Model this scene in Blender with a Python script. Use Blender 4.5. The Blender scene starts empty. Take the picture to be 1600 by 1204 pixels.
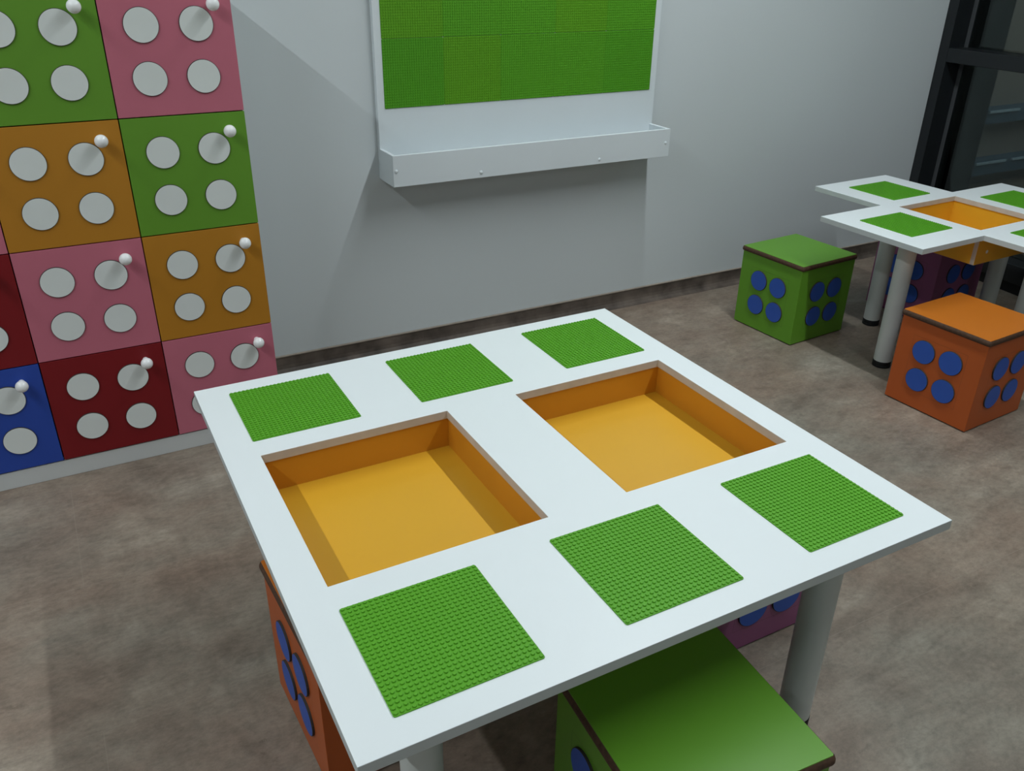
import bpy, bmesh, math, random
from mathutils import Vector, Matrix
random.seed(7)
sc = bpy.context.scene
col = sc.collection
PI = math.pi

# ------------------------------------------------------------------ camera
def make_camera():
    yaw, pitch, roll = -0.49908, -0.47752, 0.014165
    pos = Vector((-0.16174, -0.64327, 1.32267))
    fwd = Vector((-math.sin(yaw) * math.cos(pitch), math.cos(yaw) * math.cos(pitch), math.sin(pitch)))
    r0 = Vector((math.cos(yaw), math.sin(yaw), 0)); u0 = r0.cross(fwd)
    r = r0 * math.cos(roll) + u0 * math.sin(roll)
    u = -r0 * math.sin(roll) + u0 * math.cos(roll)
    cd = bpy.data.cameras.new('camera'); co = bpy.data.objects.new('camera', cd); col.objects.link(co)
    cd.sensor_fit = 'HORIZONTAL'; cd.sensor_width = 36.0; cd.lens = 1328.5 / 1600 * 36
    cd.clip_start = 0.02
    m = Matrix((r, u, -fwd)).transposed().to_4x4(); m.translation = pos
    co.matrix_world = m
    sc.camera = co
make_camera()

# ------------------------------------------------------------------ world, lights, exposure
w = bpy.data.worlds.new('night'); sc.world = w; w.use_nodes = True
w.node_tree.nodes['Background'].inputs[0].default_value = (0.55, 0.7, 0.85, 1)
w.node_tree.nodes['Background'].inputs[1].default_value = 0.02

def strip_light(name, x, y0, y1, power, color=(0.93, 1.0, 1.03), width=0.05, z=2.84):
    ld = bpy.data.lights.new(name, 'AREA'); ld.shape = 'RECTANGLE'
    ld.size = width; ld.size_y = abs(y1 - y0); ld.energy = power; ld.color = color
    lo = bpy.data.objects.new(name, ld); col.objects.link(lo)
    lo.location = (x, (y0 + y1) / 2, z)
    return lo
strip_light('strip_light_west', -1.60, -1.05, 1.85, 48)
strip_light('strip_light_east', 1.74, -1.05, 1.85, 52)
strip_light('fill_light_rear_west', -1.60, -4.4, -3.2, 10)  # unseen dim fill behind the camera, added to brighten the walls
strip_light('fill_light_rear_east', 1.74, -4.4, -3.2, 10)  # its east twin, likewise an added fill and no known fixture
strip_light('strip_light_corridor', 5.05, -1.05, 1.85, 70)

sc.view_settings.view_transform = 'Standard'
sc.view_settings.look = 'None'
sc.view_settings.gamma = 1.0
sc.view_settings.use_curve_mapping = False
sc.view_settings.exposure = 0.0

# ------------------------------------------------------------------ materials
def srgb(r, g, b):
    def f(c):
        c /= 255.0
        return c / 12.92 if c <= 0.04045 else ((c + 0.055) / 1.055) ** 2.4
    return (f(r), f(g), f(b), 1)

def mat(name, rgb, rough=0.5, spec=0.5, noise=0.0, nscale=8.0, bump=0.0, bscale=200.0):
    m = bpy.data.materials.new(name); m.use_nodes = True
    nt = m.node_tree; b = nt.nodes['Principled BSDF']
    b.inputs['Roughness'].default_value = rough
    b.inputs['Specular IOR Level'].default_value = spec
    base = rgb if len(rgb) == 4 else (*rgb, 1)
    tc = nt.nodes.new('ShaderNodeTexCoord')
    nz = nt.nodes.new('ShaderNodeTexNoise'); nz.inputs['Scale'].default_value = nscale; nz.inputs['Detail'].default_value = 5
    nt.links.new(tc.outputs['Object'], nz.inputs['Vector'])
    mr = nt.nodes.new('ShaderNodeMapRange')
    mr.inputs['From Min'].default_value = 0.3; mr.inputs['From Max'].default_value = 0.7
    mr.inputs['To Min'].default_value = 1 - noise; mr.inputs['To Max'].default_value = 1 + noise
    nt.links.new(nz.outputs['Fac'], mr.inputs['Value'])
    mx = nt.nodes.new('ShaderNodeVectorMath'); mx.operation = 'SCALE'
    mx.inputs[0].default_value = base[:3]
    nt.links.new(mr.outputs['Result'], mx.inputs['Scale'])
    nt.links.new(mx.outputs['Vector'], b.inputs['Base Color'])
    if bump > 0:
        n2 = nt.nodes.new('ShaderNodeTexNoise'); n2.inputs['Scale'].default_value = bscale; n2.inputs['Detail'].default_value = 3
        nt.links.new(tc.outputs['Object'], n2.inputs['Vector'])
        bp = nt.nodes.new('ShaderNodeBump'); bp.inputs['Strength'].default_value = bump; bp.inputs['Distance'].default_value = 0.002
        nt.links.new(n2.outputs['Fac'], bp.inputs['Height']); nt.links.new(bp.outputs['Normal'], b.inputs['Normal'])
    return m

M = {}
M['white_top'] = mat('white_laminate', (0.775, 0.825, 0.84), 0.38, 0.4, 0.006, 3)
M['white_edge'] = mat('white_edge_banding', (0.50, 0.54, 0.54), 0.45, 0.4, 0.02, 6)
M['raw_edge'] = mat('beige_cut_edge', (0.56, 0.51, 0.46), 0.7, 0.3, 0.06, 30)
M['white_board'] = mat('white_board', (0.70, 0.755, 0.78), 0.5, 0.35, 0.012, 4)
M['white_body'] = mat('white_cabinet_board', (0.60, 0.62, 0.62), 0.5, 0.4, 0.02, 4)
M['disc_white'] = mat('white_disc', (0.72, 0.76, 0.745), 0.42, 0.4, 0.025, 9)
M['disc_edge'] = mat('dark_disc_edge', (0.05, 0.045, 0.04), 0.7, 0.2, 0.1, 40)
M['knob'] = mat('white_knob', (0.88, 0.89, 0.9), 0.18, 0.5, 0.01, 4)
M['c_green'] = mat('green_door', (0.122, 0.300, 0.025), 0.5, 0.35, 0.03, 3)
M['c_pink'] = mat('pink_door', (0.53, 0.15, 0.21), 0.5, 0.35, 0.03, 3)
M['c_orange'] = mat('orange_door', (0.47, 0.20, 0.016), 0.5, 0.35, 0.03, 3)
M['c_red'] = mat('red_door', (0.20, 0.007, 0.011), 0.45, 0.35, 0.03, 3)
M['c_blue'] = mat('blue_door', (0.022, 0.066, 0.37), 0.45, 0.35, 0.03, 3)
M['gap'] = mat('dark_gap', (0.03, 0.02, 0.02), 0.9, 0.1)
M['plate'] = mat('green_plate', (0.100, 0.350, 0.017), 0.5, 0.3, 0.015, 4)
M['plate_b'] = mat('yellower_green_plate', (0.118, 0.350, 0.014), 0.5, 0.3, 0.015, 4)
M['plate_c'] = mat('deeper_green_plate', (0.088, 0.335, 0.016), 0.5, 0.3, 0.015, 4)
M['b_shaded'] = mat('orange_basin_wall_shaded', (0.60, 0.258, 0.019), 0.4, 0.4, 0.03, 5)  # main table basins: the shared orange, darkened to paint in shade
M['b_lit'] = mat('orange_basin_wall_lit', (0.76, 0.39, 0.025), 0.4, 0.4, 0.02, 5)  # cross table basin: same orange, yellower to paint in stronger light
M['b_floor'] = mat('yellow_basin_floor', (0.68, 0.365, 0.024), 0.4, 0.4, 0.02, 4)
M['leg'] = mat('light_grey_metal', (0.54, 0.57, 0.55), 0.4, 0.5, 0.015, 6)
M['rubber'] = mat('black_rubber', (0.008, 0.008, 0.009), 0.6, 0.3, 0.05, 20)
M['wall'] = mat('painted_wall', (0.605, 0.65, 0.665), 0.75, 0.25, 0.015, 1.2, 0.04, 300)
M['ceil'] = mat('ceiling_paint', (0.78, 0.80, 0.80), 0.85, 0.2, 0.01, 1)
M['frame'] = mat('black_aluminium', (0.010, 0.012, 0.014), 0.35, 0.45, 0.05, 6)
M['gasket'] = mat('grey_gasket', (0.06, 0.065, 0.07), 0.5, 0.3, 0.05, 6)
M['s_blue'] = mat('blue_disc', (0.028, 0.092, 0.42), 0.45, 0.35, 0.04, 10)
M['s_edge'] = mat('brown_board_edge', (0.075, 0.040, 0.024), 0.65, 0.3, 0.3, 120)
M['trim_top'] = mat('beige_skirting_bead', (0.34, 0.29, 0.245), 0.6, 0.3, 0.15, 30)
M['dark_wall'] = mat('corridor_wall', (0.38, 0.345, 0.30), 0.8, 0.2, 0.1, 2)
M['rail'] = mat('blue_grey_rail', (0.11, 0.18, 0.25), 0.6, 0.3, 0.05, 6)
M['rail_l'] = mat('pale_blue_slat', (0.6, 0.78, 0.9), 0.5, 0.3, 0.2, 25)

def stool_mat(name, rgb):
    m = mat(name, rgb, 0.42, 0.4, 0.02, 3)
    nt = m.node_tree; b = nt.nodes['Principled BSDF']
    src = b.inputs['Base Color'].links[0].from_socket
    tc = nt.nodes.new('ShaderNodeTexCoord'); sx = nt.nodes.new('ShaderNodeSeparateXYZ')
    nt.links.new(tc.outputs['Object'], sx.inputs[0])
    def mth(op, a, bb=None):
        n = nt.nodes.new('ShaderNodeMath'); n.operation = op
        for i, v in enumerate((a, bb)):
            if v is None: continue
            if isinstance(v, (int, float)): n.inputs[i].default_value = v
            else: nt.links.new(v, n.inputs[i])
        return n.outputs[0]
    ax = mth('ABSOLUTE', sx.outputs['X']); ay = mth('ABSOLUTE', sx.outputs['Y'])
    az = mth('ABSOLUTE', mth('SUBTRACT', sx.outputs['Z'], 0.150))
    d = mth('ABSOLUTE', mth('SUBTRACT', mth('MAXIMUM', mth('MINIMUM', ax, ay), az), 0.092))
    ln = mth('LESS_THAN', d, 0.0006)
    nz = nt.nodes.new('ShaderNodeTexNoise'); nz.inputs['Scale'].default_value = 25
    nt.links.new(tc.outputs['Object'], nz.inputs['Vector'])
    f = mth('MULTIPLY', ln, mth('MULTIPLY', nz.outputs['Fac'], 0.75))
    mix = nt.nodes.new('ShaderNodeMix'); mix.data_type = 'RGBA'
    nt.links.new(f, mix.inputs['Factor']); nt.links.new(src, mix.inputs['A'])
    mix.inputs['B'].default_value = (0.04, 0.03, 0.02, 1)
    nt.links.new(mix.outputs['Result'], b.inputs['Base Color'])
    return m
for k, c in dict(green=(0.115, 0.300, 0.022), orange=(0.45, 0.092, 0.017), purple=(0.27, 0.085, 0.19)).items():
    M['s_' + k] = stool_mat(k + '_stool_side', c)
M['l_green'] = mat('green_stool_lid', (0.112, 0.305, 0.018), 0.40, 0.5, 0.02, 3)
M['l_orange'] = mat('orange_stool_lid', (0.56, 0.165, 0.017), 0.36, 0.5, 0.02, 3)
M['l_purple'] = mat('purple_stool_lid', (0.28, 0.09, 0.20), 0.36, 0.5, 0.02, 3)

def floor_material():
    m = bpy.data.materials.new('stone_vinyl'); m.use_nodes = True
    nt = m.node_tree; b = nt.nodes['Principled BSDF']
    tc = nt.nodes.new('ShaderNodeTexCoord')
    mp = nt.nodes.new('ShaderNodeMapping'); mp.inputs['Scale'].default_value = (1, 1.55, 1)
    nt.links.new(tc.outputs['Object'], mp.inputs['Vector'])
    def noise(scale, detail, rough, dist, vec=None):
        n = nt.nodes.new('ShaderNodeTexNoise'); n.inputs['Scale'].default_value = scale
        n.inputs['Detail'].default_value = detail; n.inputs['Roughness'].default_value = rough
        n.inputs['Distortion'].default_value = dist
        nt.links.new(vec or mp.outputs['Vector'], n.inputs['Vector']); return n.outputs['Fac']
    def ramp(fac, stops):
        r = nt.nodes.new('ShaderNodeValToRGB'); els = r.color_ramp.elements
        els[0].position, els[0].color = stops[0]; els[1].position, els[1].color = stops[-1]
        for p_, c_ in stops[1:-1]:
            e = els.new(p_); e.color = c_
        nt.links.new(fac, r.inputs['Fac']); return r.outputs['Color']
    def mix(a, bb, f, mode='MIX'):
        n = nt.nodes.new('ShaderNodeMix'); n.data_type = 'RGBA'; n.blend_type = mode
        for sck, v in ((n.inputs['A'], a), (n.inputs['B'], bb)):
            if isinstance(v, tuple): sck.default_value = v
            else: nt.links.new(v, sck)
        if isinstance(f, float): n.inputs['Factor'].default_value = f
        else: nt.links.new(f, n.inputs['Factor'])
        return n.outputs['Result']
    g = lambda v: (v, v, v, 1)
    c1 = ramp(noise(3.4, 9, 0.66, 0.12), [(0.28, (0.165, 0.128, 0.102, 1)), (0.46, (0.225, 0.184, 0.149, 1)), (0.56, (0.248, 0.212, 0.173, 1)), (0.70, (0.330, 0.290, 0.240, 1))])
    c2 = ramp(noise(14, 9, 0.70, 0.15), [(0.30, g(0.74)), (0.5, g(0.98)), (0.70, g(1.17))])
    c = mix(c1, c2, 1.0, 'MULTIPLY')
    dk = ramp(noise(11, 7, 0.65, 0.3), [(0.29, g(1)), (0.36, g(0))])
    c = mix(c, (0.11, 0.086, 0.068, 1), mixf(nt, dk, 0.5))
    lt = ramp(noise(20, 7, 0.72, 0.15), [(0.60, g(0)), (0.72, g(1))])
    c = mix(c, (0.34, 0.305, 0.255, 1), mixf(nt, lt, 0.3))
    warm = ramp(noise(1.3, 3, 0.5, 0.2), [(0.4, (1.06, 0.98, 0.93, 1)), (0.6, (0.96, 1.0, 0.99, 1))])
    c = mix(c, warm, 1.0, 'MULTIPLY')
    gr = ramp(noise(55, 6, 0.75, 0.1), [(0.30, g(0.80)), (0.5, g(1.0)), (0.70, g(1.17))])
    c = mix(c, gr, 1.0, 'MULTIPLY')
    ck = ramp(noise(7, 10, 0.78, 0.6), [(0.305, g(1)), (0.345, g(0))])
    c = mix(c, (0.085, 0.066, 0.052, 1), mixf(nt, ck, 0.75))
    # thin joints between the vinyl tiles
    br = nt.nodes.new('ShaderNodeTexBrick'); br.offset = 0.5
    br.inputs['Color1'].default_value = g(1); br.inputs['Color2'].default_value = g(0.97); br.inputs['Mortar'].default_value = g(0.0)
    br.inputs['Scale'].default_value = 1.0; br.inputs['Mortar Size'].default_value = 0.0011
    br.inputs['Mortar Smooth'].default_value = 0.3
    br.inputs['Brick Width'].default_value = 1.828; br.inputs['Row Height'].default_value = 0.457
    m2 = nt.nodes.new('ShaderNodeMapping'); m2.inputs['Location'].default_value = (-0.62, -0.245, 0)
    nt.links.new(tc.outputs['Object'], m2.inputs['Vector']); nt.links.new(m2.outputs['Vector'], br.inputs['Vector'])
    jn = nt.nodes.new('ShaderNodeMath'); jn.operation = 'MULTIPLY'; jn.inputs[1].default_value = 0.35
    nt.links.new(br.outputs['Fac'], jn.inputs[0])
    c = mix(c, (0.30, 0.26, 0.21, 1), jn.outputs[0])
    nt.links.new(c, b.inputs['Base Color'])
    b.inputs['Roughness'].default_value = 0.5; b.inputs['Specular IOR Level'].default_value = 0.35
    bp = nt.nodes.new('ShaderNodeBump'); bp.inputs['Strength'].default_value = 0.12; bp.inputs['Distance'].default_value = 0.003
    nt.links.new(noise(40, 6, 0.7, 0.3), bp.inputs['Height']); nt.links.new(bp.outputs['Normal'], b.inputs['Normal'])
    return m
def mixf(nt, color, k):
    n = nt.nodes.new('ShaderNodeMath'); n.operation = 'MULTIPLY'; n.inputs[1].default_value = k
    nt.links.new(color, n.inputs[0]); return n.outputs[0]
M['floor'] = floor_material()
M['skirt'] = mat('stone_vinyl_skirting', (0.115, 0.092, 0.077), 0.5, 0.35, 0.45, 14)

def glass_material():
    m = bpy.data.materials.new('tinted_glass'); m.use_nodes = True
    nt = m.node_tree; nt.nodes.clear()
    o = nt.nodes.new('ShaderNodeOutputMaterial'); t = nt.nodes.new('ShaderNodeBsdfTransparent'); gl = nt.nodes.new('ShaderNodeBsdfGlossy')
    t.inputs['Color'].default_value = (0.42, 0.46, 0.45, 1); gl.inputs['Roughness'].default_value = 0.01
    gl.inputs['Color'].default_value = (0.9, 0.95, 0.95, 1)
    fr = nt.nodes.new('ShaderNodeFresnel'); fr.inputs['IOR'].default_value = 1.5
    mx = nt.nodes.new('ShaderNodeMixShader')
    nt.links.new(fr.outputs[0], mx.inputs[0]); nt.links.new(t.outputs[0], mx.inputs[1]); nt.links.new(gl.outputs[0], mx.inputs[2])
    nt.links.new(mx.outputs[0], o.inputs['Surface'])
    return m
M['glass'] = glass_material()

# ------------------------------------------------------------------ helpers
def tag(o, label=None, cat=None, group=None, kind=None):
    if label: o['label'] = label
    if cat: o['category'] = cat
    if group: o['group'] = group
    if kind: o['kind'] = kind
    return o

def empty(name, loc=(0, 0, 0), rz=0.0):
    o = bpy.data.objects.new(name, None); col.objects.link(o)
    o.location = loc; o.rotation_euler = (0, 0, rz); o.empty_display_size = 0.05
    return o

def build(name, bm, mats, parent=None, smooth=False, bevel=0.0, seg=2, loc=None):
    bmesh.ops.recalc_face_normals(bm, faces=bm.faces[:])
    me = bpy.data.meshes.new(name); bm.to_mesh(me); bm.free()
    if not isinstance(mats, (list, tuple)): mats = [mats]
    for m_ in mats: me.materials.append(m_)
    if smooth:
        for p_ in me.polygons: p_.use_smooth = True
        me.set_sharp_from_angle(angle=math.radians(35))
    o = bpy.data.objects.new(name, me); col.objects.link(o)
    if parent: o.parent = parent
    if loc: o.location = loc
    if bevel > 0:
        md = o.modifiers.new('edge', 'BEVEL'); md.width = bevel; md.segments = seg; md.limit_method = 'ANGLE'; md.angle_limit = math.radians(40)
    return o

def box(bm, x0, x1, y0, y1, z0, z1, mi=0):
    v = [bm.verts.new(p_) for p_ in ((x0, y0, z0), (x1, y0, z0), (x1, y1, z0), (x0, y1, z0), (x0, y0, z1), (x1, y0, z1), (x1, y1, z1), (x0, y1, z1))]
    fs = []
    for f in ((0, 3, 2, 1), (4, 5, 6, 7), (0, 1, 5, 4), (1, 2, 6, 5), (2, 3, 7, 6), (3, 0, 4, 7)):
        fc = bm.faces.new([v[i] for i in f]); fc.material_index = mi; fs.append(fc)
    return fs   # bottom, top, -y, +x, +y, -x

def lathe(bm, prof, n=32, mi=0, axis='z', origin=(0, 0, 0)):
    ox, oy, oz = origin; rings = []
    def P3(r, h, a):
        c, s = math.cos(a) * r, math.sin(a) * r
        if axis == 'z': return (ox + c, oy + s, oz + h)
        if axis == '-y': return (ox + c, oy - h, oz + s)
        if axis == '-x': return (ox - h, oy + c, oz + s)
        if axis == 'x': return (ox + h, oy + c, oz + s)
        if axis == 'y': return (ox + c, oy + h, oz + s)
    for r, h in prof:
        if r < 1e-6: rings.append([bm.verts.new(P3(0, h, 0))])
        else: rings.append([bm.verts.new(P3(r, h, 2 * PI * k / n)) for k in range(n)])
    fs = []
    for a, b_ in zip(rings[:-1], rings[1:]):
        for k in range(n):
            k2 = (k + 1) % n
            if len(a) == 1 and len(b_) == 1: continue
            if len(a) == 1: f = bm.faces.new((a[0], b_[k], b_[k2]))
            elif len(b_) == 1: f = bm.faces.new((a[k], b_[0], a[k2]))
            else: f = bm.faces.new((a[k], a[k2], b_[k2], b_[k]))
            f.material_index = mi; fs.append(f)
    return fs

def slab(name, outer, holes, z0, z1, mats, parent, extra=None):
    """flat board of any outline with rectangular holes: top/bottom mat 0, outer rim mat 1, hole rims mat 2"""
    xs = sorted({round(p_[0], 6) for p_ in outer} | {h[0] for h in holes} | {h[1] for h in holes})
    ys = sorted({round(p_[1], 6) for p_ in outer} | {h[2] for h in holes} | {h[3] for h in holes})
    def inside(x, y):
        c = False; n = len(outer)
        for i in range(n):
            (xa, ya), (xb, yb) = outer[i], outer[(i + 1) % n]
            if (ya > y) != (yb > y) and x < (xb - xa) * (y - ya) / (yb - ya) + xa: c = not c
        return c
    def hole(x, y): return any(h[0] < x < h[1] and h[2] < y < h[3] for h in holes)
    bm = bmesh.new(); V = {}
    def v(i, j, z):
        k = (i, j, z)
        if k not in V: V[k] = bm.verts.new((xs[i], ys[j], z))
        return V[k]
    nx, ny = len(xs) - 1, len(ys) - 1
    st = {}
    for i in range(nx):
        for j in range(ny):
            cx, cy = (xs[i] + xs[i + 1]) / 2, (ys[j] + ys[j + 1]) / 2
            st[i, j] = 2 if hole(cx, cy) else (1 if inside(cx, cy) else 0)
    for (i, j), s_ in st.items():
        if s_ != 1: continue
        bm.faces.new((v(i, j, z1), v(i + 1, j, z1), v(i + 1, j + 1, z1), v(i, j + 1, z1)))
        bm.faces.new((v(i, j, z0), v(i, j + 1, z0), v(i + 1, j + 1, z0), v(i + 1, j, z0)))
        for di, dj, a, b_ in ((-1, 0, (i, j), (i, j + 1)), (1, 0, (i + 1, j), (i + 1, j + 1)), (0, -1, (i, j), (i + 1, j)), (0, 1, (i, j + 1), (i + 1, j + 1))):
            nb = st.get((i + di, j + dj), 0)
            if nb != 1:
                f = bm.faces.new((v(*a, z0), v(*b_, z0), v(*b_, z1), v(*a, z1))); f.material_index = 2 if nb == 2 else 1
    return build(name, bm, mats, parent, bevel=0.0009, seg=2)

# ------------------------------------------------------------------ the setting
WY = 2.0403
bm = bmesh.new(); box(bm, -3.6, 9.0, -4.6, 4.0, -0.05, 0.0)
tag(build('floor', bm, M['floor']), kind='structure')
bm = bmesh.new(); box(bm, -3.6, 3.74, WY, WY + 0.15, 0, 2.95)
tag(build('wall_back', bm, M['wall']), kind='structure')
bm = bmesh.new(); box(bm, -3.75, -3.6, -4.6, WY + 0.15, 0, 2.95)
tag(build('wall_left', bm, M['wall']), kind='structure')
bm = bmesh.new(); box(bm, -3.75, 9.0, -4.75, -4.6, 0, 2.95)
tag(build('wall_front', bm, M['wall']), kind='structure')
bm = bmesh.new(); box(bm, -3.75, 9.0, -4.75, 4.0, 2.95, 3.05)
tag(build('ceiling', bm, M['ceil']), kind='structure')
bm = bmesh.new(); box(bm, 3.74, 9.0, 2.75, 2.9, 0, 2.95)
tag(build('wall_corridor', bm, M['dark_wall']), kind='structure')
bm = bmesh.new(); box(bm, 8.85, 9.0, -4.6, 2.75, 0, 2.95)
tag(build('wall_far', bm, M['dark_wall']), kind='structure')

# skirting of the floor's own vinyl, coved at the foot, with a beige bead on top
bm = bmesh.new(); prof = [(0, 0.0), (-0.032, 0.0), (-0.022, 0.0025), (-0.014, 0.008), (-0.008, 0.018), (-0.006, 0.030), (-0.006, 0.062), (0, 0.062)]
ra = [bm.verts.new((-3.6, WY + y, z)) for y, z in prof]; rb = [bm.verts.new((3.47, WY + y, z)) for y, z in prof]
for i in range(len(prof)):
    j = (i + 1) % len(prof); bm.faces.new((ra[i], ra[j], rb[j], rb[i]))
bm.faces.new(ra); bm.faces.new(rb)
skirt = tag(build('baseboard_back', bm, M['skirt']), kind='structure')
bm = bmesh.new(); box(bm, -3.6, 3.47, WY - 0.009, WY, 0.0621, 0.0665)
build('bead', bm, M['trim_top'], skirt, bevel=0.001)

# glazed partition on the right: black frame, a transom and tinted panes
win = empty('window_1', (3.49, WY, 0), math.radians(-6.0))   # local -y runs along the glazing
tag(win, kind='structure')
bm = bmesh.new()
box(bm, -0.035, 0.055, -0.055, 0.0, 0.0, 2.95)      # jamb, room side
box(bm, 0.068, 0.30, -0.062, -0.002, 0.0, 2.95)        # jamb depth beyond the glass
build('jamb', bm, M['frame'], win, bevel=0.002)
bm = bmesh.new(); box(bm, 0.055, 0.068, -0.075, -0.055, 0.13, 2.95)
build('gasket', bm, M['gasket'], win)
bm = bmesh.new(); box(bm, -0.035, 0.10, -6.3, -0.055, 0.885, 0.945)
build('transom', bm, M['frame'], win, bevel=0.004)
bm = bmesh.new(); box(bm, -0.02, 0.14, -6.3, -0.055, 0.05, 0.13)
build('sill_rail', bm, M['frame'], win, bevel=0.003)
bm = bmesh.new(); box(bm, 0.0, 0.12, -6.3, -0.055, 0.0, 0.05)
build('threshold', bm, M['rubber'], win)
for z0, z1 in ((0.13, 0.885), (0.945, 2.95)):
    bm = bmesh.new(); box(bm, 0.058, 0.066, -6.3, -0.056, z0, z1)
    build('pane', bm, M['glass'], win)

# ------------------------------------------------------------------ two slatted rails on the corridor wall beyond the glass
def corridor_rail(z0, z1, label):
    r = empty('wall_rail', (3.78, 2.75, z0))
    tag(r, label, 'rail', 'rails in the dark corridor')
    bm = bmesh.new(); box(bm, 0, 4.6, -0.10, 0, 0, z1 - z0); build('backing', bm, M['rail'], r)
    for k in range(13):
        bm = bmesh.new(); x = 0.03 + k * 0.35
        box(bm, x, x + 0.285, -0.112, -0.1, z1 - z0 - 0.016, z1 - z0 - 0.003)
        build('slat', bm, M['rail_l'], r)
corridor_rail(0.40, 0.48, 'blue-grey rail with pale dashes beyond the dark glass, the upper one')
corridor_rail(0.085, 0.17, 'blue-grey rail with pale dashes beyond the dark glass, the lower one near the floor')

# ------------------------------------------------------------------ studded building plates
def plate_mesh(name, size, m_, thick=0.0018, n=26, segs=10, rad=0.0026, h=0.0019):
    bm = bmesh.new(); hs = size / 2
    ring = []
    for cx, cy, a0 in ((hs - 0.003, hs - 0.003, 0), (-hs + 0.003, hs - 0.003, 90), (-hs + 0.003, -hs + 0.003, 180), (hs - 0.003, -hs + 0.003, 270)):
        for k in range(4):
            a = math.radians(a0 + 30 * k); ring.append((cx + 0.003 * math.cos(a), cy + 0.003 * math.sin(a)))
    lo = [bm.verts.new((x, y, 0)) for x, y in ring]; hi = [bm.verts.new((x, y, thick)) for x, y in ring]
    bm.faces.new(list(reversed(lo))); bm.faces.new(hi)
    for k in range(len(ring)):
        j = (k + 1) % len(ring); bm.faces.new((lo[k], lo[j], hi[j], hi[k]))
    pitch = size / n; re = rad * 0.90
    cs = [(math.cos(2 * PI * k / segs), math.sin(2 * PI * k / segs)) for k in range(segs)]
    for i in range(n):
        for j in range(n):
            x = -hs + (i + 0.5) * pitch; y = -hs + (j + 0.5) * pitch
            a = [bm.verts.new((x + rad * c, y + rad * s, thick - 0.0001)) for c, s in cs]
            b_ = [bm.verts.new((x + rad * c, y + rad * s, thick + h * 0.82)) for c, s in cs]
            t = [bm.verts.new((x + re * c, y + re * s, thick + h)) for c, s in cs]
            for k in range(segs):
                q = (k + 1) % segs
                bm.faces.new((a[k], a[q], b_[q], b_[k])); bm.faces.new((b_[k], b_[q], t[q], t[k]))
            bm.faces.new(t)
    me = bpy.data.meshes.new(name); bm.to_mesh(me); bm.free(); me.materials.append(m_)
    return me
PS = 0.2071
PM = plate_mesh('building_plate', PS, M['plate'])
PMW = [plate_mesh('building_plate', PS - 0.0006, M[k], segs=8) for k in ('plate_c', 'plate_b', 'plate')]
def plate(me, parent, loc, rot=(0, 0, 0), label='green studded building plate'):
    o = bpy.data.objects.new('building_plate', me); col.objects.link(o); o.parent = parent; o.location = loc; o.rotation_euler = rot
    o['label'] = label
    return o

# ------------------------------------------------------------------ table parts
def leg(parent, x, y, ztop, r=0.0301):
    bm = bmesh.new()
    lathe(bm, [(0, 0.024), (r, 0.024), (r, ztop - 0.004), (0.052, ztop - 0.004), (0.052, ztop), (0, ztop)], 40)
    l = build('leg', bm, M['leg'], parent, smooth=True, loc=(x, y, 0))
    bm = bmesh.new()
    lathe(bm, [(0, 0), (r * 0.9, 0), (r * 1.03, 0.002), (r * 1.03, 0.008), (r * 0.96, 0.010), (r * 0.96, 0.012), (r * 1.03, 0.013), (r * 1.03, 0.022), (r * 0.99, 0.024), (0, 0.024)], 40)
    f = build('rubber_foot', bm, M['rubber'], l, smooth=True)
    return l

def basin(parent, x0, x1, y0, y1, ztop, zfloor, th=0.015, gap=0.003, wall='b_shaded'):
    """open box hung under a hole: side walls of the basin, its floor a sub-part"""
    bm = bmesh.new(); X0, X1, Y0, Y1 = x0 - gap, x1 + gap, y0 - gap, y1 + gap; zb = zfloor - 0.006
    # the front and rear panels run full width, their raw ends show at the corners
    for (a, b_) in ((Y0 - th, Y0), (Y1, Y1 + th)):
        fs = box(bm, X0 - th, X1 + th, a, b_, zb, ztop); fs[3].material_index = 1; fs[5].material_index = 1
    for (a, b_) in ((X0 - th, X0), (X1, X1 + th)):
        box(bm, a, b_, Y0, Y1, zb, ztop)
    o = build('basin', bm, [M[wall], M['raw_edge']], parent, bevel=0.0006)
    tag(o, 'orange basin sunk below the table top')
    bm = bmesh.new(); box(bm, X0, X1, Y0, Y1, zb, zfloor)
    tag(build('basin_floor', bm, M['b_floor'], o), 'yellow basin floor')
    return o

# main play table
H, TT, TD = 0.5103, 0.0178, 1.0038
tb = empty('play_table', (0, 0, 0))
tag(tb, 'large square white play table with two orange basins and six green studded plates', 'table')
holes = [(0.0619, 0.4250, 0.3056, 0.6978), (0.5775, 0.9383, 0.3056, 0.6978)]
slab('tabletop', [(0, 0), (1, 0), (1, TD), (0, TD)], holes, H - TT, H, [M['white_top'], M['white_edge'], M['raw_edge']], tb)
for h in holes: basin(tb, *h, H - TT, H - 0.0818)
for x in (0.0607, 0.3946, 0.7329):
    for y in (0.0445, 0.7509):
        plate(PM, tb, (x + PS / 2, y + PS / 2, H))
for x in (0.1203, 0.8799):
    for y in (0.1198, TD - 0.1198): leg(tb, x, y, H - TT)

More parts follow.
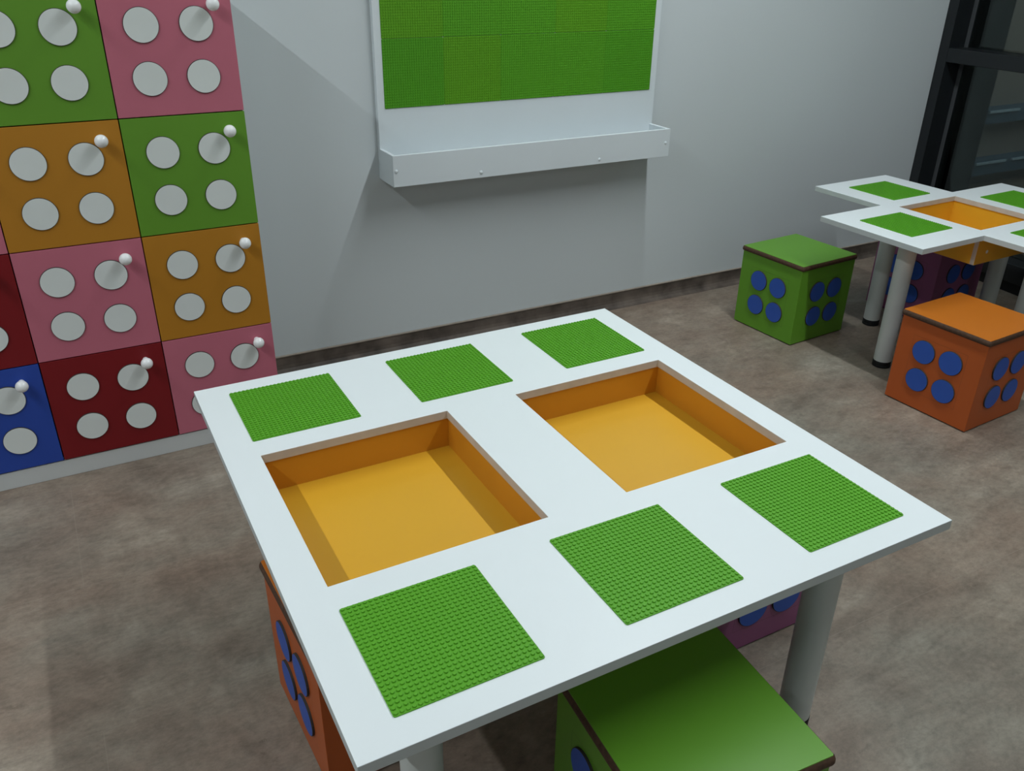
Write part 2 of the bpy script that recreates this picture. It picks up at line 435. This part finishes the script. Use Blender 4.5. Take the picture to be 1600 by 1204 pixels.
# cross shaped play table by the window
H2, n2, ar, bb = 0.5085, 0.2026, 0.3054, 0.1588
t2 = empty('play_table', (2.6523, 1.1857, 0), 0.0277)
tag(t2, 'cross-shaped white play table with one orange basin, beside the glazed partition', 'table')
e = n2 + ar
slab('tabletop', [(-n2, e), (-n2, n2), (-e, n2), (-e, -n2), (-n2, -n2), (-n2, -e), (n2, -e), (n2, -n2), (e, -n2), (e, n2), (n2, n2), (n2, e)],
     [(-bb, bb, -bb, bb)], H2 - 0.018, H2, [M['white_top'], M['white_edge'], M['raw_edge']], t2)
b2 = basin(t2, -bb, bb, -bb, bb, H2 - 0.018, H2 - 0.108, wall='b_lit')
q = n2 + 0.0223 + PS / 2
for x, y in ((0, q), (-q, 0), (q, 0), (0, -q)): plate(PM, t2, (x, y, H2))
for x, y in ((-0.0535, 0.2446), (-0.3338, -0.0343), (0.342, 0.033), (0.055, -0.262)): leg(t2, x, y, H2 - 0.018)
bx = bb + 0.003 + 0.015
for ax, pos in (('-x', (-bx, -0.055, H2 - 0.075)), ('-y', (-0.12, -bx, H2 - 0.075)), ('-y', (-0.085, -bx, H2 - 0.045))):
    bm = bmesh.new(); lathe(bm, [(0.006, 0), (0.006, 0.0012), (0.004, 0.002), (0, 0.002)], 16, axis=ax, origin=pos)
    build('screw_cap', bm, M['white_board'], b2, smooth=True)

# ------------------------------------------------------------------ stools
SS, SH, LT = 0.2886, 0.3115, 0.0182
def disc_data(name, face, edge, r, th, rim=0.0):
    bm = bmesh.new()
    fs = lathe(bm, [(0, 0), (r, 0), (r, th - 0.0005), (r - 0.0011, th), (0, th)], 48, axis='-y')
    for f in fs:
        c = f.calc_center_median()
        f.material_index = 0 if -c.y > th - 0.0001 else 1
    bmesh.ops.recalc_face_normals(bm, faces=bm.faces[:])
    me = bpy.data.meshes.new(name); bm.to_mesh(me); bm.free()
    me.materials.append(face); me.materials.append(edge)
    return me
SD = disc_data('disc', M['s_blue'], M['disc_edge'], 0.0385, 0.0045)
CD = disc_data('disc', M['disc_white'], M['disc_edge'], 0.0397, 0.0035)
def make_stool(color, loc, rz, label):
    r = empty('stool', (loc[0], loc[1], 0), rz); tag(r, label, 'stool', 'cube stools with blue discs')
    h = SS / 2
    bm = bmesh.new(); box(bm, -h + 0.006, h - 0.005, -h + 0.006, h - 0.006, 0, 0.005)
    build('base', bm, M['rubber'], r)
    bm = bmesh.new(); box(bm, -h, h, -h, h, 0.004, SH - LT)
    build('body', bm, M['s_' + color], r, bevel=0.0008)
    bm = bmesh.new(); k = h + 0.0012; rings = []
    for off, z in ((0.0, SH), (0.0004, SH - 0.0012), (0.0028, SH - 0.0032), (0.0046, SH - 0.0075), (0.0050, SH - 0.0125), (0.0036, SH - LT + 0.0012), (0.002, SH - LT)):
        rr = 0.003 + off; rg = []
        for qx, qy, a0 in ((1, 1, 0), (-1, 1, 90), (-1, -1, 180), (1, -1, 270)):
            for j in range(6):
                a = math.radians(a0 + 18 * j)
                rg.append(bm.verts.new((qx * (k + off - rr) + rr * math.cos(a), qy * (k + off - rr) + rr * math.sin(a), z)))
        rings.append(rg)
    bm.faces.new(rings[0]); f = bm.faces.new(list(reversed(rings[-1]))); f.material_index = 1
    for i in range(len(rings) - 1):
        for j in range(24):
            j2 = (j + 1) % 24
            f = bm.faces.new((rings[i][j], rings[i + 1][j], rings[i + 1][j2], rings[i][j2])); f.material_index = 1 if i else 0; f.smooth = i > 0
    lid = build('lid', bm, [M['l_' + color], M['s_edge']], r); lid['label'] = color + ' lid with a brown board edge'
    for k4 in range(4):
        a = k4 * PI / 2
        for dx in (-0.0465, 0.0465):
            for z in (0.1015, 0.1985):
                o = bpy.data.objects.new('disc', SD); col.objects.link(o); o.parent = r
                o.location = (math.cos(a) * dx + math.sin(a) * h, math.sin(a) * dx - math.cos(a) * h, z)
                o.rotation_euler = (0, 0, a); o['label'] = 'blue disc'
    return r
make_stool('green', (2.2800, 1.5687), 0.0651, 'green cube stool standing free between the white wall and the cross-shaped table')
make_stool('orange', (2.2946, 0.8399), 0.0549, 'orange cube stool in front of the cross-shaped table, wholly out on the floor')
make_stool('purple', (2.9172, 1.4681), 0.0289, 'purple cube stool standing in the shade under the cross-shaped table')
make_stool('orange', (0.1815, 0.5248), 0.0496, 'orange cube stool tucked under the left edge of the large square table')
make_stool('green', (0.5086, 0.0206), -0.0713, 'green cube stool half under the near edge of the large square table')
make_stool('purple', (0.9805, 0.4530), 0.0, 'purple cube stool under the large square table, seen behind its right front leg')

# ------------------------------------------------------------------ locker cabinet
CW, CH, CX, CY, CK = 0.3009, 0.2950, 0.3074, 1.6721, 0.0527
cab = empty('locker_cabinet', (CX, CY, 0))
tag(cab, 'tall cabinet of square multicoloured doors, each with four white discs and a round knob', 'cabinet')
NC, NR = 4, 4; DT = 0.016
dep = WY - CY - 0.002
bm = bmesh.new(); box(bm, -NC * CW, -0.0015, DT + 0.001, dep, CK - 0.002, CK + NR * CH)
fs_ = build('body', bm, M['white_body'], cab, bevel=0.001)
bm = bmesh.new(); box(bm, -NC * CW + 0.003, -0.006, DT - 0.001, DT + 0.001, CK + 0.003, CK + NR * CH - 0.004)
build('back_gap', bm, M['gap'], cab)
bm = bmesh.new(); box(bm, -NC * CW, -0.0015, 0.003, dep, 0, CK - 0.002)
build('plinth', bm, M['white_body'], cab, bevel=0.001)
colors = {(0, 3): 'pink', (0, 2): 'green', (0, 1): 'orange', (0, 0): 'pink',
          (1, 3): 'green', (1, 2): 'orange', (1, 1): 'pink', (1, 0): 'red',
          (2, 3): 'red', (2, 2): 'pink', (2, 1): 'red', (2, 0): 'blue',
          (3, 3): 'pink', (3, 2): 'blue', (3, 1): 'green', (3, 0): 'orange'}
def knob_data():
    bm = bmesh.new(); R = 0.0155
    prof = [(0.0, 0.0), (0.008, 0.0), (0.0075, 0.003), (0.006, 0.007), (0.0065, 0.012)]
    cz = 0.0265
    for k in range(3, 17):
        a = PI * k / 16; a2 = -math.cos(a)
        prof.append((max(R * math.sin(a), 0.0), cz + R * a2 * 0.94))
    prof[-1] = (0.0, prof[-1][1])
    lathe(bm, prof, 32, axis='-y')
    bmesh.ops.recalc_face_normals(bm, faces=bm.faces[:])
    for f in bm.faces: f.smooth = True
    me = bpy.data.meshes.new('knob'); bm.to_mesh(me); bm.free(); me.materials.append(M['knob'])
    return me
KD = knob_data()
for (c, r), cn in colors.items():
    bm = bmesh.new(); g = 0.0013
    box(bm, -CW + g, -g, 0, DT, g, CH - g)
    d = build('door', bm, M['c_' + cn], cab, bevel=0.0008, loc=(-c * CW, 0, CK + r * CH)); d['label'] = cn + ' door'
    for fx in (0.2925, 0.7075):
        for fz in (0.298, 0.705):
            o = bpy.data.objects.new('disc', CD); col.objects.link(o); o.parent = d
            o.location = (-fx * CW, 0, fz * CH); o['label'] = 'white disc'
    o = bpy.data.objects.new('knob', KD); col.objects.link(o); o.parent = d
    o.location = (-0.160 * CW, 0, 0.853 * CH); o['label'] = 'round white knob'

# ------------------------------------------------------------------ wall panel with studded plates and a tray
X0, X1, BF = 0.7908, 1.8767, 2.0206
pn = empty('wall_panel', (0, 0, 0))
tag(pn, 'white wall board covered in green studded plates with a white tray along its foot', 'wall panel')
bm = bmesh.new(); box(bm, X0, X1, BF, WY, 0.6323, 1.78)
build('backboard', bm, M['white_board'], pn, bevel=0.001)
T0, T1, TF = 0.7895, 1.8767, BF - 0.1159
tray = None
bm = bmesh.new(); th = 0.012
box(bm, T0, T1, TF, TF + th, 0.6323, 0.7312)                  # front board
box(bm, T0, T0 + th, TF + th, BF, 0.6323, 0.7312)             # sides
box(bm, T1 - th, T1, TF + th, BF, 0.6323, 0.7312)
box(bm, T0 + th, T1 - th, TF + th, BF, 0.6323, 0.6443)        # bottom
tray = build('tray', bm, M['white_board'], pn, bevel=0.0008)
for x, z in ((0.7995, 0.6825), (1.0994, 0.650), (1.5695, 0.6484), (1.859, 0.682)):
    bm = bmesh.new(); lathe(bm, [(0.0055, 0), (0.0055, 0.0015), (0.0035, 0.0028), (0, 0.003)], 16, axis='-y', origin=(x, TF, z))
    build('screw_cap', bm, M['white_board'], tray, smooth=True)
gx, gz = 0.8150, 0.8546
kinds = {0: (0, 1, 2, 2, 0), 1: (1, 2, 2, 1, 2), 2: (2, 2, 1, 0, 2), 3: (2, 1, 2, 2, 0)}
for r in range(4):
    for c in range(5):
        plate(PMW[kinds[r][c]], pn, (gx + PS * (c + 0.5), BF, gz + PS * (r + 0.5)), (PI / 2, 0, 0),
              label=('yellower ' if kinds[r][c] == 1 else '') + 'green studded building plate')
